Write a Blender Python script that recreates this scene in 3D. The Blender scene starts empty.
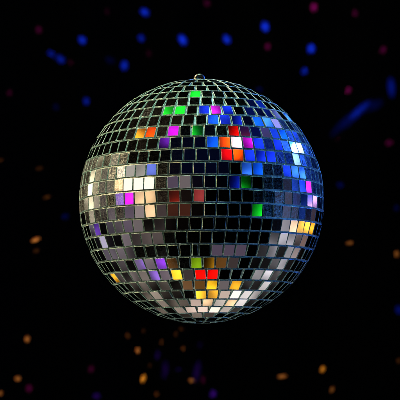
import bpy, bmesh, math, random
from mathutils import Vector, Matrix, noise
random.seed(11)
R_ = math.radians
sc = bpy.context.scene
COL = sc.collection

# ------------------------------------------------------------------ camera
BALL = Vector((0, 0, 2.2))
R = 0.100                       # outer radius of the ball (front faces of the tiles)
DIST = 1.40
CAM = BALL + Vector((0, -DIST, 0))
HALF = 200 / (122.3 * math.sqrt((DIST / R) ** 2 - 1))     # tan of the half field
cd = bpy.data.cameras.new('camera')
cam = bpy.data.objects.new('camera', cd); COL.objects.link(cam)
cam.location = CAM; cam.rotation_euler = (R_(90), 0, 0)
cd.sensor_width = 36; cd.lens = 18 / HALF
cd.shift_x = -0.0040; cd.shift_y = 0.0028
cd.clip_start = 0.05; cd.clip_end = 60
cd.dof.use_dof = True; cd.dof.focus_distance = DIST - 0.075; cd.dof.aperture_fstop = 24
sc.camera = cam
FX = 200 / HALF
def project(p):                 # world point -> pixel of the 400 px frame
    d = p - CAM
    return (201.6 + FX * d.x / d.y, 201.1 - FX * d.z / d.y)

# ------------------------------------------------------------------ materials
def mat(name):
    m = bpy.data.materials.new(name); m.use_nodes = True
    nt = m.node_tree; nt.nodes.clear()
    out = nt.nodes.new('ShaderNodeOutputMaterial')
    return m, nt, out
def node(nt, kind, **kw):
    n = nt.nodes.new(kind)
    for k, v in kw.items():
        if isinstance(v, bpy.types.NodeSocket): nt.links.new(v, n.inputs[k])
        elif k in n.inputs: n.inputs[k].default_value = v
        else: setattr(n, k, v)
    return n
def math_(nt, op, a, b=None, clamp=False):
    n = nt.nodes.new('ShaderNodeMath'); n.operation = op; n.use_clamp = clamp
    for i, v in enumerate((a, b)):
        if v is None: continue
        if isinstance(v, (int, float)): n.inputs[i].default_value = v
        else: nt.links.new(v, n.inputs[i])
    return n.outputs[0]

def mirror_material():
    m, nt, out = mat('silvered_glass_mirror')
    tc = nt.nodes.new('ShaderNodeTexCoord').outputs['Object']
    at = nt.nodes.new('ShaderNodeAttribute'); at.attribute_name = 'dust'
    dust = at.outputs['Fac']
    n1 = node(nt, 'ShaderNodeTexNoise', Vector=tc, Scale=1500.0, Detail=2.0)      # grains
    n2 = node(nt, 'ShaderNodeTexNoise', Vector=tc, Scale=420.0, Detail=4.0)       # smears
    n3 = node(nt, 'ShaderNodeTexNoise', Vector=tc, Scale=75.0, Detail=0.0)
    grains = node(nt, 'ShaderNodeMapRange', Value=n1.outputs['Fac'], **{'From Min': .50, 'From Max': .72}).outputs[0]
    smear = node(nt, 'ShaderNodeMapRange', Value=n2.outputs['Fac'], **{'From Min': .40, 'From Max': .70}).outputs[0]
    amount = math_(nt, 'ADD', math_(nt, 'MULTIPLY', grains, .8), math_(nt, 'MULTIPLY', smear, .25))
    fac = math_(nt, 'MULTIPLY', amount, dust, True)
    # the silvering, very slightly wavy
    b = node(nt, 'ShaderNodeBump', Strength=.12, Distance=.0002, Height=n3.outputs['Fac'])
    g = node(nt, 'ShaderNodeBsdfGlossy', distribution='BECKMANN', Color=(.90, .93, .92, 1), Roughness=.065, Normal=b.outputs[0])
    # dust and fine scratches over it
    b2 = node(nt, 'ShaderNodeBump', Strength=.15, Distance=.0003, Height=n1.outputs['Fac'])
    d = node(nt, 'ShaderNodeBsdfGlossy', Color=(.75, .75, .72, 1), Roughness=.36, Normal=b2.outputs[0])
    e = node(nt, 'ShaderNodeBsdfDiffuse', Color=(.5, .5, .47, 1))
    de = nt.nodes.new('ShaderNodeMixShader'); de.inputs[0].default_value = .25
    nt.links.new(d.outputs[0], de.inputs[1]); nt.links.new(e.outputs[0], de.inputs[2])
    mx = nt.nodes.new('ShaderNodeMixShader')
    nt.links.new(fac, mx.inputs[0]); nt.links.new(g.outputs[0], mx.inputs[1]); nt.links.new(de.outputs[0], mx.inputs[2])
    nt.links.new(mx.outputs[0], out.inputs[0])
    return m
def edge_material():
    m, nt, out = mat('cut_glass_edge')
    tc = nt.nodes.new('ShaderNodeTexCoord').outputs['Object']
    n1 = node(nt, 'ShaderNodeTexNoise', Vector=tc, Scale=700.0, Detail=3.0)
    cr = nt.nodes.new('ShaderNodeValToRGB'); nt.links.new(n1.outputs['Fac'], cr.inputs[0])
    cr.color_ramp.elements[0].position = .35; cr.color_ramp.elements[0].color = (.05, .13, .11, 1)
    cr.color_ramp.elements[1].position = .68; cr.color_ramp.elements[1].color = (.48, .57, .52, 1)
    b = node(nt, 'ShaderNodeBump', Strength=1.0, Distance=.0008, Height=n1.outputs['Fac'])
    p = node(nt, 'ShaderNodeBsdfPrincipled', Roughness=.22, Normal=b.outputs[0])
    nt.links.new(cr.outputs[0], p.inputs['Base Color'])
    p.inputs['Specular IOR Level'].default_value = .9
    nt.links.new(p.outputs[0], out.inputs[0])
    return m
def glue_material():
    m, nt, out = mat('pale_glue_bed')
    tc = nt.nodes.new('ShaderNodeTexCoord').outputs['Object']
    n1 = node(nt, 'ShaderNodeTexNoise', Vector=tc, Scale=330.0, Detail=4.0)
    cr = nt.nodes.new('ShaderNodeValToRGB'); nt.links.new(n1.outputs['Fac'], cr.inputs[0])
    cr.color_ramp.elements[0].position = .35; cr.color_ramp.elements[0].color = (.10, .14, .12, 1)
    cr.color_ramp.elements[1].position = .65; cr.color_ramp.elements[1].color = (.58, .58, .50, 1)
    b = node(nt, 'ShaderNodeBump', Strength=.8, Distance=.0006, Height=n1.outputs['Fac'])
    p = node(nt, 'ShaderNodeBsdfPrincipled', Roughness=.38, Normal=b.outputs[0])
    nt.links.new(cr.outputs[0], p.inputs['Base Color'])
    nt.links.new(p.outputs[0], out.inputs[0])
    return m
def metal_material():
    m, nt, out = mat('nickel_plated_steel')
    p = node(nt, 'ShaderNodeBsdfPrincipled', Metallic=1.0, Roughness=.34)
    p.inputs['Base Color'].default_value = (.11, .09, .07, 1)
    nt.links.new(p.outputs[0], out.inputs[0]); return m
def curtain_material():
    m, nt, out = mat('black_velvet_curtain')
    tc = nt.nodes.new('ShaderNodeTexCoord').outputs['Object']
    n1 = node(nt, 'ShaderNodeTexNoise', Vector=tc, Scale=160.0, Detail=4.0)
    cr = nt.nodes.new('ShaderNodeValToRGB'); nt.links.new(n1.outputs['Fac'], cr.inputs[0])
    cr.color_ramp.elements[0].position = .3; cr.color_ramp.elements[0].color = (.0020, .0020, .0026, 1)
    cr.color_ramp.elements[1].position = .7; cr.color_ramp.elements[1].color = (.0036, .0036, .0044, 1)
    b = node(nt, 'ShaderNodeBump', Strength=.3, Distance=.001, Height=n1.outputs['Fac'])
    p = node(nt, 'ShaderNodeBsdfPrincipled', Roughness=.95, Normal=b.outputs[0])
    p.inputs['Specular IOR Level'].default_value = .05
    nt.links.new(cr.outputs[0], p.inputs['Base Color'])
    nt.links.new(p.outputs[0], out.inputs[0]); return m
M_MIR, M_EDGE, M_GLUE, M_MET, M_CUR = mirror_material(), edge_material(), glue_material(), metal_material(), curtain_material()

def link(name, bm, mats, parent=None, smooth=False):
    me = bpy.data.meshes.new(name); bm.to_mesh(me); bm.free()
    for m in mats: me.materials.append(m)
    if smooth:
        for p in me.polygons: p.use_smooth = True
    o = bpy.data.objects.new(name, me); COL.objects.link(o)
    if parent: o.parent = parent
    return o

# ------------------------------------------------------------------ the ball's frame
TILT, ROLL = R_(5.5), R_(.5)
AX = Vector((-math.sin(ROLL), math.sin(TILT), math.cos(TILT))).normalized()   # pole axis
FR = (Vector((0, -1, 0)) - AX * Vector((0, -1, 0)).dot(AX)).normalized()      # front of equator
RT = AX.cross(FR) * 1.0
if RT.x < 0: RT = -RT
def ndir(lat, lon):
    return AX * math.sin(lat) + (FR * math.cos(lon) + RT * math.sin(lon)) * math.cos(lat)
def lon_at(lat, x):             # longitude at which the row crosses column x of the 400 px frame
    a, b = R_(-60), R_(60)
    for _ in range(40):
        m = (a + b) / 2
        if project(BALL + ndir(lat, m) * R)[0] < x: a = m
        else: b = m
    return (a + b) / 2

STEP = R_(6.15)
CELL = .00945
# one joint of every row, as seen on the ball (rows counted from the equator, +1 = first above)
JOINT = {1: 203.7, 2: 205.2, 3: 208.5, 4: 206.3, 5: 203.7, 6: 207.0, 7: 210.1, 8: 200.8, 9: 201.2,
         10: 207, 11: 203, 12: 208, 13: 204, 14: 202,
         -1: 205.2, -2: 203.6, -3: 201.9, -4: 199.7, -5: 198.6, -6: 202.6, -7: 206.5, -8: 205.8,
         -9: 207.0, -10: 201.8, -11: 208.8, -12: 203, -13: 206, -14: 203}
tiles = []
for row, xj in JOINT.items():
    lat = (abs(row) - .5) * STEP * (1 if row > 0 else -1)
    circ = 2 * math.pi * math.cos(lat) * R
    n = max(3, round(circ / CELL - (0.4 if row == -5 else 0)))
    lon0 = lon_at(lat, xj)
    w = [random.gauss(1, .012) for _ in range(n)]
    if row == -5: w.append(.58)                     # a cut tile closes this row in front
    s = sum(w); a = lon0
    for k, wk in enumerate(w):
        da = 2 * math.pi * wk / s
        mid = a + da / 2; a += da
        nr = ndir(lat, mid)
        p = BALL + nr * R
        tiles.append(dict(row=row, lat=lat, lon=mid, w=da * math.cos(lat) * R - .00085 - (.00055 if abs(row) >= 7 else .0003 if abs(row) >= 5 else 0), h=STEP * R - .00118,
                          n0=nr, p=p, px=project(p), face=nr.dot((CAM - p).normalized())))
front = [t for t in tiles if t['face'] > 0.02]
def tile_at(x, y):
    return min(front, key=lambda t: (t['px'][0] - x) ** 2 + (t['px'][1] - y) ** 2)
def reflect(t):
    v = (t['p'] - CAM).normalized(); n = t['n0']
    return v - n * 2 * v.dot(n)

# ------------------------------------------------------------------ party lamps, and added dim disks standing in for lit room surfaces
# name: (linear colour, radius in m)
LAMP = {
 'green': ((0.0, .75, .03), .055), 'magenta': ((.75, .0, .85), .055), 'blue': ((.006, .03, .88), .06),
 'azure': ((.004, .075, .80), .065), 'sky': ((.012, .11, 1.0), .065), 'purple': ((.20, .02, .60), .055),
 'orange': ((1.1, .24, .0), .050), 'redorange': ((1.7, .10, .0), .052), 'red': ((1.2, .0, .0), .065),
 'darkred': ((.22, .012, .004), .06), 'white': ((2.6, 1.6, 1.9), .06), 'yellow': ((1.1, .50, .0), .06),
 'amber': ((.80, .33, .01), .055), 'brown': ((.14, .055, .012), .07), 'olive': ((.24, .36, .004), .05),
 'mauve': ((.085, .060, .095), .12), 'lav': ((.36, .32, .46), .10), 'cream': ((1.5, 1.25, .95), .12),
 'tan': ((.62, .37, .18), .08), 'rose': ((.42, .045, .045), .045), 'grey': ((.15, .12, .125), .10), 'silver': ((.40, .36, .33), .10),
 'pinkwhite': ((.52, .37, .31), .10), 'ice': ((.28, .42, 1.0), .08), 'icehot': ((.8, 1.1, 1.6), .09), 'violet': ((.15, .05, .50), .06),
 'pink': ((.85, .42, .85), .07), 'dusk': ((.05, .035, .035), .12), 'navy': ((.004, .006, .045), .10),
 'indigo': ((.10, .13, .50), .07), 'ember': ((.05, .012, .006), .07),
}
# tile (x, y), lamp it shows, how far off the lamp's middle it looks (in lamp radii)
SHOW = [
 (195,93,'green',0,0),(167,110,'green',0,0),(178,110,'green',.1,0),(204,108,'blue',0,0),(216,108,'magenta',0,0),
 (227,108,'blue',.6,.3),(213,118,'azure',.3,.3),(226,118,'blue',0,0),(238,119,'blue',.3,1.0),
 (196,130,'green',-.9,.7),(171.5,131,'magenta',0,0),(137.5,134,'orange',.4,.6),(149,134,'redorange',.9,.3),
 (164,142,'purple',0,-1.1),(234,130,'red',.4,.8),(246,131,'darkred',-.7,.9),(212,142,'azure',0,0),
 (225,142,'redorange',.8,0),(236,142,'white',0,0),(247,143,'magenta',.7,0),(258,142,'blue',0,0),
 (225,154,'red',.7,-.4),(238,154,'redorange',-.2,-.7),(249,155,'blue',0,0),(260,155,'blue',.6,.5),
 (248,168,'sky',.2,.6),(259,168,'azure',.5,.3),(278,116,'indigo',0,0),(285,118,'sky',0,0),(261,121,'azure',0,0),
 (270,124,'sky',0,0),(278,125,'lav',0,0),(269,133,'dusk',0,0),(279,134,'azure',0,.3),
 (293,138,'blue',0,0),(297,151,'icehot',0,0),(280,147,'blue',.4,0),
 (297,163,'ice',0,0),(303,167,'sky',0,0),(271,158,'blue',.3,.3),(283,171,'blue',.6,0),(293,174,'sky',.2,0),
 (302,177,'ice',0,0),(302,189,'blue',0,0),(309,190,'magenta',0,0),(309,205,'pink',0,0),(315,206,'pink',0,0),
 (301,223,'yellow',0,0),(307,223,'yellow',0,0),(301,232,'yellow',0,.3),(293,227,'tan',0,0),(313,226,'amber',0,0),
 (258,210,'green',.9,.3),(235,184,'blue',1.3,.4),(246,184,'green',-1.0,1.0),
 (149,168,'indigo',0,0),(138,168,'silver',.7,.4),(127,169,'silver',0,0),(118,170,'silver',.5,0),
 (127,185,'cream',0,0),(137,184,'cream',0,0),(149,183,'cream',0,0),(118,187,'tan',0,0),
 (172,181,'mauve',0,0),(185,181,'grey',0,.3),
 (118,201,'violet',.5,0),(127,199,'magenta',.1,0),(138,198,'tan',0,0),(149,196,'tan',0,0),(173,196,'darkred',.4,.8),
 (197,196,'rose',.3,0),(137,212,'grey',0,0),(127,213,'mauve',0,0),(149,211,'tan',.1,0),(173,209,'ember',0,0),(160,210,'dusk',0,0),
 (185,209,'ember',.4,0),(127,226,'mauve',0,0),(137,226,'grey',.4,.4),(97,231,'violet',0,0),(103,243,'lav',.3,0),
 (139,264,'violet',.8,.2),(150,265,'mauve',0,0),(161,264,'purple',.3,0),(173,264,'brown',0,0),(197,263,'olive',.2,.3),
 (208,263,'amber',1.4,.2),(220,264,'brown',.6,0),(232,264,'dusk',0,0),
 (217,250,'mauve',0,0),(229,250,'mauve',0,0),(241,250,'mauve',0,0),
 (151,276,'violet',.7,.3),(163,276,'mauve',0,0),(175,276,'yellow',.2,0),(187,276,'dusk',0,0),(200,275,'red',0,0),(213,275,'red',0,0),
 (187,286,'brown',0,0),(200,286,'brown',.3,0),(212,286,'yellow',0,0),(225,286,'grey',0,0),(238,287,'amber',.3,0),
 (201,295,'yellow',.3,0),(213,295,'amber',0,0),(225,296,'pinkwhite',.2,0),(236,296,'pinkwhite',0,0),
 (196,303,'pinkwhite',0,0),(208,304,'tan',0,0),(231,304,'tan',0,0),(190,310,'pinkwhite',0,0),(203,310,'pinkwhite',.3,0),
 (215,310,'pinkwhite',0,0),(118,281,'amber',.4,0),
]
CORE = {'green': (.05, 2.6, .10), 'magenta': (2.6, .05, 2.8), 'blue': (.03, .12, 2.8), 'azure': (.01, .30, 2.6), 'sky': (.15, .7, 2.8),
        'purple': (.8, .08, 2.2), 'orange': (4.0, 1.9, .1), 'redorange': (7.0, .62, .02), 'red': (4.5, .02, .01), 'darkred': (.6, .02, .01),
        'white': (4, 2.8, 2.6), 'yellow': (3.4, 1.9, .1), 'amber': (2.6, 1.2, .08), 'rose': (1.0, .12, .12), 'violet': (.6, .2, 1.6),
        'ice': (.8, 1.3, 3.2), 'icehot': (9, 10, 13), 'pink': (2.4, 1.2, 2.4), 'tan': (1.5, .95, .5), 'olive': (.5, 1.1, .02), 'indigo': (.25, .35, 1.3)}
lamps = []
def aim_normal(t, q):
    return ((CAM - t['p']).normalized() + (q - t['p']).normalized()).normalized()
def add_disk(pos, radius, col, radiance_scale=1.0, name='reflected_source'):
    ld = bpy.data.lights.new(name, 'AREA'); ld.shape = 'DISK'; ld.size = 2 * radius
    mx = max(col); ld.color = [c / mx for c in col]
    ld.energy = mx * radiance_scale * math.pi * math.pi * radius * radius
    o = bpy.data.objects.new(name, ld); COL.objects.link(o); o.location = pos
    o.rotation_euler = (BALL - pos).to_track_quat('-Z', 'Y').to_euler()
    return o
used = set()
for x, y, nm, ox, oz in SHOW:
    if (ox, oz) == (0, 0): ox, oz = random.gauss(0, .38), random.gauss(0, .38)
    t = tile_at(x, y)
    if id(t) in used: continue
    used.add(id(t))
    best = None
    for L in lamps:
        if L['nm'] != nm: continue
        a = math.degrees(aim_normal(t, L['pos']).angle(t['n0']))
        if a < 3.3 and (best is None or a < best[0]): best = (a, L)
    if best: L = best[1]
    else:
        r = reflect(t); d = 2.5
        if r.y * d > 1.15: d = 1.15 / r.y
        L = dict(nm=nm, pos=t['p'] + r * d, rad=.88 * LAMP[nm][1] * max(.5, d / 2.5)); lamps.append(L)
        if nm in CORE:              # a small lens: bright middle, weaker rim
            L['rad'] *= .60
            add_disk(L['pos'], L['rad'], [c * .62 for c in LAMP[nm][0]])
            add_disk(L['pos'] + (BALL - L['pos']).normalized() * .01, L['rad'] * .42, CORE[nm], 1.0, 'stage_lamp_core')
        else: add_disk(L['pos'], L['rad'], LAMP[nm][0])
    to = (L['pos'] - t['p']).normalized()
    rt = to.cross(Vector((0, 0, 1))).normalized(); up = rt.cross(to)
    t['n'] = aim_normal(t, L['pos'] + (rt * ox + up * oz) * L['rad'])
    t['shows'] = nm
print('lamps', len(lamps))

def dir_of(x, y):               # where a tile at this place of the ball looks
    return reflect(tile_at(x, y)).normalized()
# key lights: warm front left, blue right behind; overhead and low ones added for the joints
def key(direction, dist, radius, col, watts, clear=True, spread=60):
    d0 = direction.normalized()
    rnd = random.Random(5)
    for k in range(400):        # hang it where no tile seen from the front mirrors it straight to the camera
        d = (d0 + Vector((rnd.gauss(0, 1), rnd.gauss(0, 1), rnd.gauss(0, 1))) * .0009 * k).normalized()
        pos = BALL + d * dist
        e = min(math.degrees(aim_normal(t, pos).angle(t['n'])) for t in front if 'shows' in t)
        if e > 3.0 or not clear: break
    o = add_disk(pos, radius, col, 1.0, 'key_light'); o.data.energy = watts; o.data.spread = R_(spread)
    for t in front:
        if 'shows' in t or not clear: continue
        a = aim_normal(t, pos); e = math.degrees(a.angle(t['n']))
        if e < 2.6:
            t['n'] = (t['n'] + (t['n'] - a).normalized() * R_(2.6 - e)).normalized()
for t in tiles:
    if 'n' not in t:
        g = Vector((random.gauss(0, 1), random.gauss(0, 1), random.gauss(0, 1)))
        g -= t['n0'] * g.dot(t['n0'])
        t['n'] = (t['n0'] + g * R_(.8)).normalized()
key(Vector((-.93, -.25, .30)), 2.6, .09, (1.0, .80, .44), 5.2, True, 40)
key(Vector((-.55, .18, .82)), 2.4, .07, (1.0, .86, .58), 14)
key(Vector((.12, -.02, 1.0)), 2.4, .07, (.42, .90, .80), 8)  # added overhead to brighten the joints, kept out of the tile reflections
key(Vector((.80, .46, .42)), 2.2, .07, (.02, .12, 1.0), 14, False)
key(Vector((.85, -.20, -.10)), 2.6, .10, (.06, .30, 1.0), 3)
key(Vector((-.45, -.35, -.85)), 2.6, .10, (.85, 1.0, .88), 3.6)  # added from below to make the lower-left joints paler

# ------------------------------------------------------------------ tiles as solid pieces of glass
TH = .0022
def tile_bm(bm, t, dustlay, origin):
    n = t['n']
    up = (AX - n * AX.dot(n)).normalized(); rt = up.cross(n)
    if rt.dot(RT * math.cos(t['lon']) - FR * math.sin(t['lon'])) < 0: rt = -rt
    rr = random.gauss(0, R_(1.4))
    rt, up = rt * math.cos(rr) + up * math.sin(rr), up * math.cos(rr) - rt * math.sin(rr)
    c = t['p'] - origin + t['n0'] * random.uniform(-.00022, .00012)
    w = t['w'] / 2 * random.uniform(.965, 1.01); h = t['h'] / 2 * random.uniform(.955, 1.01)
    ch = .00014
    J = lambda s=.00016: random.uniform(-s, s)
    cs = [(sx * w + J(), sy * h + J()) for sx, sy in ((-1, -1), (1, -1), (1, 1), (-1, 1))]
    # two points near every corner, so corners are nipped; one in five is properly chipped
    ring = []
    for i, (cx, cy) in enumerate(cs):
        px, py = cs[i - 1]; qx, qy = cs[(i + 1) % 4]
        k = random.uniform(.0005, .0009) if random.random() < .05 else .00022
        dp = math.hypot(px - cx, py - cy); dq = math.hypot(qx - cx, qy - cy)
        ring.append((cx + (px - cx) * k / dp, cy + (py - cy) * k / dp))
        ring.append((cx + (qx - cx) * k / dq, cy + (qy - cy) * k / dq))
    def V(x, y, z): return bm.verts.new(c + rt * x + up * y + n * z)
    top = [V(x * (1 - ch / w), y * (1 - ch / h), 0) for x, y in ring]
    mid = [V(x, y, -ch * .8) for x, y in ring]
    bot = [V(x * .985, y * .985, -TH) for x, y in ring]
    f = bm.faces.new(top)
    if f.normal.length == 0: f.normal_update()
    if f.normal.dot(n) < 0: f.normal_flip()
    f[dustlay] = t['dust']
    for A, B, mi in ((top, mid, 1), (mid, bot, 1)):
        for i in range(8):
            j = (i + 1) % 8
            q = bm.faces.new((A[i], B[i], B[j], A[j])); q.material_index = mi; q[dustlay] = t['dust']
    b = bm.faces.new(list(reversed(bot))); b.material_index = 1

for t in tiles:
    d = random.choice((.002, .004, .007, .012))
    x, y = t['px']
    if t['face'] > 0:
        if x < 172 and 158 < y < 218: d = random.uniform(.15, .5) * (1.6 if x < 102 else .8 if x < 125 else .4)   # dust put on thicker here to carry the warm lamp's glare
        if x > 258 and 120 < y < 215: d = random.uniform(.06, .35)  # dust raised on the right too, to carry the blue glare
        if 'shows' in t and not (x < 125 or x > 285): d = min(d, .008)
    t['dust'] = d

thing = bpy.data.objects.new('mirror_ball', None); COL.objects.link(thing)
thing.location = BALL; thing.empty_display_size = .05
thing['label'] = 'round mirror ball of small square tiles glinting in many colours, hanging before the black curtain'
thing['category'] = 'disco ball'

big = sorted(front, key=lambda t: -t['face'] * t['w'] * t['h'])[:100]
bigid = {id(t) for t in big}
WORDS = {'green': 'green', 'magenta': 'magenta', 'blue': 'blue', 'azure': 'blue', 'sky': 'light blue', 'red': 'bright red',
         'redorange': 'red and orange', 'white': 'white', 'orange': 'orange', 'purple': 'purple', 'rose': 'rose red',
         'yellow': 'yellow', 'amber': 'amber', 'olive': 'olive green', 'tan': 'tan', 'mauve': 'dim mauve', 'darkred': 'dark red'}
for t in big:
    bm = bmesh.new(); lay = bm.faces.layers.float.new('dust')
    tile_bm(bm, t, lay, t['p'])
    o = link('mirror_tile', bm, [M_MIR, M_EDGE], thing)
    o.location = t['p'] - BALL
    if t.get('shows') in WORDS: o['label'] = 'square mirror tile reflecting %s light' % WORDS[t['shows']]
bm = bmesh.new(); lay = bm.faces.layers.float.new('dust')
for t in tiles:
    if id(t) not in bigid: tile_bm(bm, t, lay, BALL)
o = link('tile_cladding', bm, [M_MIR, M_EDGE], thing); o['kind'] = 'stuff'

# glue bed: a rough sphere under the tiles with glue squeezed up in the joints
bm = bmesh.new()
bmesh.ops.create_uvsphere(bm, u_segments=420, v_segments=240, radius=1)
for v in bm.verts:
    d = v.co.normalized()
    k = noise.noise(d * 60) * .00045 + noise.noise(d * 25) * .00025
    v.co = d * (R - TH * .80 + k)
q = Vector((0, 0, 1)).rotation_difference(AX).to_matrix()
bmesh.ops.rotate(bm, verts=bm.verts, matrix=q)
link('glue_bed', bm, [M_GLUE], thing, True)

# hanging fitting: a low collar on the pole with an eye ring in it; a plug below
def lathe(prof, seg=48):
    bm = bmesh.new(); rings = []
    for r, z in prof:
        rings.append([bm.verts.new((r * math.cos(a * 2 * math.pi / seg), r * math.sin(a * 2 * math.pi / seg), z)) for a in range(seg)])
    for A, B in zip(rings, rings[1:]):
        for i in range(seg): bm.faces.new((A[i], A[(i + 1) % seg], B[(i + 1) % seg], B[i]))
    bm.faces.new(rings[-1]); bm.faces.new(list(reversed(rings[0])))
    return bm
rot = Vector((0, 0, 1)).rotation_difference(AX).to_euler()
bm = lathe([(.0068, -.004), (.0068, .0004), (.0064, .0008), (.0061, .0008)])
o = link('collar', bm, [M_MET], thing, True); o.location = AX * (R - .0006); o.rotation_euler = rot
bm = bmesh.new(); maj, mnr, S, s = .0032, .0017, 56, 18      # hanging eye
vs = [[bm.verts.new(((maj + mnr * math.cos(b * 2 * math.pi / s)) * math.cos(a * 2 * math.pi / S),
                     mnr * 1.25 * math.sin(b * 2 * math.pi / s),
                     (maj + mnr * math.cos(b * 2 * math.pi / s)) * math.sin(a * 2 * math.pi / S))) for b in range(s)] for a in range(S)]
for a in range(S):
    for b in range(s):
        bm.faces.new((vs[a][b], vs[(a + 1) % S][b], vs[(a + 1) % S][(b + 1) % s], vs[a][(b + 1) % s]))
bmesh.ops.recalc_face_normals(bm, faces=bm.faces)
o = link('eye_ring', bm, [M_MET], thing, True); o.location = AX * (R + .0009) - RT * .0010; o.rotation_euler = (rot.x, rot.y, rot.z + .25)
bm = lathe([(.0064, -.003), (.0064, .0002), (.0056, .0008)])
o = link('bottom_plug', bm, [M_MET], thing, True); o.location = -AX * (R - .0012)
o.rotation_euler = Vector((0, 0, 1)).rotation_difference(-AX).to_euler()

# ------------------------------------------------------------------ backdrop: a black curtain hanging in soft folds
WALL = 1.5
bm = bmesh.new(); NX, NZ, W, Hh = 420, 30, 3.4, 2.7
grid = []
for j in range(NZ + 1):
    rowv = []
    for i in range(NX + 1):
        x = -W / 2 + W * i / NX; z = -Hh / 2 + Hh * j / NZ
        yy = .018 * math.sin(x * 34 + 1.3 * math.sin(x * 7)) + .012 * noise.noise(Vector((x * 9, z * .8, 3)))
        rowv.append(bm.verts.new((x, WALL + yy, z)))
    grid.append(rowv)
for j in range(NZ):
    for i in range(NX):
        bm.faces.new((grid[j][i], grid[j][i + 1], grid[j + 1][i + 1], grid[j + 1][i]))
o = link('backdrop', bm, [M_CUR], None, True); o.location = BALL; o['kind'] = 'structure'
sol = o.modifiers.new('thickness', 'SOLIDIFY'); sol.thickness = .003

# added spot lamps imitating the flecks the ball throws on the curtain: x, y, colour, strength, length, angle
B_, P_, A_, V_, O_ = (.008, .045, 1), (.8, .012, .30), (1, .31, .05), (.20, .02, .8), (1, .33, .02)
SPOTS = [
 (145,13,B_,.75,1.3,-30),(81.5,39,B_,.8,1.2,-60),(51.5,54,B_,.5,1.3,-50),(60.5,59,B_,.5,1.3,-40),(39.5,30.5,P_,.16,1.3,90),
 (10,93,P_,.12,1.4,90),(85.5,100.5,B_,.45,1.3,90),(141.5,39,B_,.5,1.2,-60),(124.5,66,B_,.65,1.3,90),(182.5,39,B_,.9,1.5,-60),
 (107,11,P_,.05,1.5,90),(149,54,P_,.06,1.6,-75),(56,107,B_,.07,1.3,90),(70,62,P_,.08,1.4,-60),
 (207,4,P_,.14,1.4,-45),(226.5,40.5,B_,.85,1.4,-60),(265.5,25.5,B_,.9,1.3,-75),(268,45.5,P_,.22,1.4,90),(310.5,49.5,B_,.95,1.3,90),
 (304,71.5,B_,.65,1.3,75),(313,8.5,P_,.45,1.2,90),(355.5,12.5,P_,.16,1.4,90),(384,49,P_,.20,1.5,60),(348.5,90,P_,.38,1.7,55),
 (392,87,B_,.28,3,95,2.1),(259.5,89,B_,.08,1.4,0),(360,110,B_,.30,4,40,2.6),(352,118,B_,.09,3,40,3.8),(390,142.5,P_,.18,1.2,0),(337,139,P_,.05,1.4,0),
 (340,185,B_,.16,1.3,0),(110,60,B_,.05,1.6,-30,1.8),(165,370,V_,.09,3,85,2.2),(197,372,V_,.09,3,80,2.6),(339,127,B_,.05,3,48,3.2),(374,105,B_,.06,2,25,3.2),
 (36.5,239.5,A_,.85,2.2,22),(47.5,197,A_,.16,2.2,15),(40,168.5,A_,.09,1.8,10),(65,216.5,B_,.12,1.3,20),(37,250.5,A_,.12,1.6,20),(0,160.5,A_,.12,2,20),
 (28,338.5,A_,.55,1.2,90),(18.5,378,A_,.50,1.1,0),(30,387.5,P_,.22,1.3,90),(0,393,A_,.4,1,0),(90.5,370,P_,.16,1.5,70),(96,397,V_,.18,1.3,0),
 (128,335,A_,.14,1.2,90),(138,349.5,A_,.60,1.3,90),(143.5,377.5,O_,.9,1.5,70),(150,365,A_,.06,1.2,90),(157.5,355,V_,.14,2.4,90),
 (161.5,342.5,A_,.14,1.6,80),(175.5,335,A_,.08,1.4,90),(183,349.5,A_,.16,1.2,90),(191.5,381.5,A_,.35,1.2,0),(156.5,394,A_,.18,1.3,90),(144,330,A_,.08,1.2,90),
 (181,330,A_,.07,1.1,0),(178,370,V_,.07,2.2,0),(203,380,P_,.14,2.2,90),(213,393,V_,.40,1.6,60),(200,345,V_,.06,2.4,80),
 (282.5,377,A_,.50,2.0,12),(350,243,A_,.35,1.9,8),(397,254,A_,.40,1.6,90),(322,368.5,O_,.75,1.4,60),(331.5,389,A_,.28,1.5,60),
 (399,310,B_,.30,1.6,90),(399,361,A_,.12,1.3,90),(397,208,B_,.10,1.5,90),
]
for x, y, c, s, ln, ang, *sz in SPOTS:
    q = Vector(((x - 201.6) / FX * (DIST + WALL), WALL, -(y - 201.1) / FX * (DIST + WALL))) + BALL
    d = (q - BALL).normalized()
    # start on the back half of the ball
    st = (d + Vector((0, .25, 0))).normalized() * (R * 1.10) + BALL
    ld = bpy.data.lights.new('fleck_spot', 'SPOT'); ld.color = c; ld.energy = (15500 if c is B_ else 21000 if c in (A_, O_) else 16000) * s ** 1.3
    el = .8 if c in (A_, O_) else .5
    ld.spot_size = R_(1.0); ld.spot_blend = 1; ld.shadow_soft_size = .0028 if c in (A_, O_) else .0045
    o = bpy.data.objects.new('fleck_spot', ld); COL.objects.link(o); o.location = st
    z = (st - q).normalized()
    a = R_(ang); u = Vector((math.cos(a), 0, math.sin(a))); u = (u - z * u.dot(z)).normalized(); v = z.cross(u)
    k = (.38 + .20 * s) * (sz[0] if sz else random.uniform(.85, 1.2)) * (.66 if c in (A_, O_) else .92)
    o.matrix_world = Matrix.Translation(st) @ Matrix((u, v, z)).transposed().to_4x4() @ Matrix.Diagonal((k * ln ** el * 1.1, k / ln ** el, 1, 1))

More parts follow.
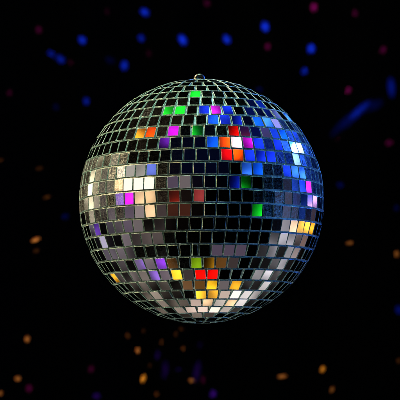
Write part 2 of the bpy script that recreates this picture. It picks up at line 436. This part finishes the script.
# ------------------------------------------------------------------ made-up glow patches for the dim room around, seen only in the mirrors
w = bpy.data.worlds.new('World'); sc.world = w; w.use_nodes = True
nt = w.node_tree; nt.nodes.clear()
wo = nt.nodes.new('ShaderNodeOutputWorld'); bg = nt.nodes.new('ShaderNodeBackground')
nt.links.new(bg.outputs[0], wo.inputs[0])
tc = nt.nodes.new('ShaderNodeTexCoord').outputs['Generated']
nz = node(nt, 'ShaderNodeTexNoise', Vector=tc, Scale=3.2, Detail=1.5)
nfac = node(nt, 'ShaderNodeMapRange', Value=nz.outputs['Fac'], **{'From Min': .38, 'From Max': .62}).outputs[0]
nz2 = node(nt, 'ShaderNodeTexNoise', Vector=tc, Scale=24.0, Detail=2.5)
nfac2 = node(nt, 'ShaderNodeMapRange', Value=nz2.outputs['Fac'], **{'From Min': .42, 'From Max': .62, 'To Min': .03, 'To Max': 1.9}).outputs[0]
PATCH = [   # direction by the tile that looks there, inner and outer half angle, colour, noise kind
 ((284,255), 6, 24, (.42,.39,.45), 3), ((262,282), 6, 26, (.42,.38,.40), 3), ((232,302), 5, 22, (.34,.29,.26), 3),
 ((200,306), 4, 16, (.24,.18,.15), 2), ((290,212), 4, 22, (.06,.055,.09), 1), ((303,240), 3, 16, (.16,.10,.09), 2),
 ((140,225), 5, 38, (.075,.056,.054), 3), ((110,240), 5, 34, (.075,.06,.08), 3), ((150,285), 5, 34, (.12,.095,.08), 3),
 ((90,189), 4, 16, (1.3,1.1,.7), 2), ((110,172), 4, 16, (.22,.20,.17), 2), ((88,215), 4, 18, (.16,.13,.18), 2),
 ((292,150), 8, 34, (.004,.028,.50), 3), ((300,172), 5, 24, (.015,.06,.50), 3), ((262,140), 4, 26, (.002,.006,.08), 1),
 ((200,150), 10, 34, (.0008,.0016,.010), 0), ((150,120), 8, 34, (.010,.006,.004), 1), ((100,140), 4, 24, (.006,.02,.07), 2),
 ((180,200), 8, 30, (.007,.004,.0035), 0), ((160,300), 4, 26, (.13,.10,.08), 3),
]
nfac3 = node(nt, 'ShaderNodeMapRange', Value=nz2.outputs['Fac'], **{'From Min': .47, 'From Max': .60, 'To Min': .02, 'To Max': 1.8}).outputs[0]
acc = None
for (x, y), i0, o0, col, kind in PATCH:
    d = dir_of(x, y)
    dp = nt.nodes.new('ShaderNodeVectorMath'); dp.operation = 'DOT_PRODUCT'
    nt.links.new(tc, dp.inputs[0]); dp.inputs[1].default_value = d
    mr = node(nt, 'ShaderNodeMapRange', Value=dp.outputs['Value'], **{'From Min': math.cos(R_(o0)), 'From Max': math.cos(R_(i0))})
    mr.interpolation_type = 'SMOOTHSTEP'
    f = mr.outputs[0]
    if kind == 1: f = math_(nt, 'MULTIPLY', f, nfac)
    if kind == 3: f = math_(nt, 'MULTIPLY', f, nfac3)
    if kind == 2: f = math_(nt, 'MULTIPLY', f, nfac2)
    vm = nt.nodes.new('ShaderNodeVectorMath'); vm.operation = 'SCALE'; vm.inputs[0].default_value = col
    nt.links.new(f, vm.inputs['Scale'])
    if acc is None: acc = vm.outputs[0]
    else:
        ad = nt.nodes.new('ShaderNodeVectorMath'); nt.links.new(acc, ad.inputs[0]); nt.links.new(vm.outputs[0], ad.inputs[1]); acc = ad.outputs[0]
nt.links.new(acc, bg.inputs[0]); bg.inputs[1].default_value = 1.0

# ------------------------------------------------------------------ render settings
sc.render.engine = 'CYCLES'
sc.view_settings.view_transform = 'Standard'; sc.view_settings.look = 'None'
sc.view_settings.exposure = 0; sc.view_settings.gamma = 1
sc.cycles.use_denoising = True
sc.cycles.max_bounces = 6
sc.cycles.sample_clamp_indirect = 4
sc.render.film_transparent = False
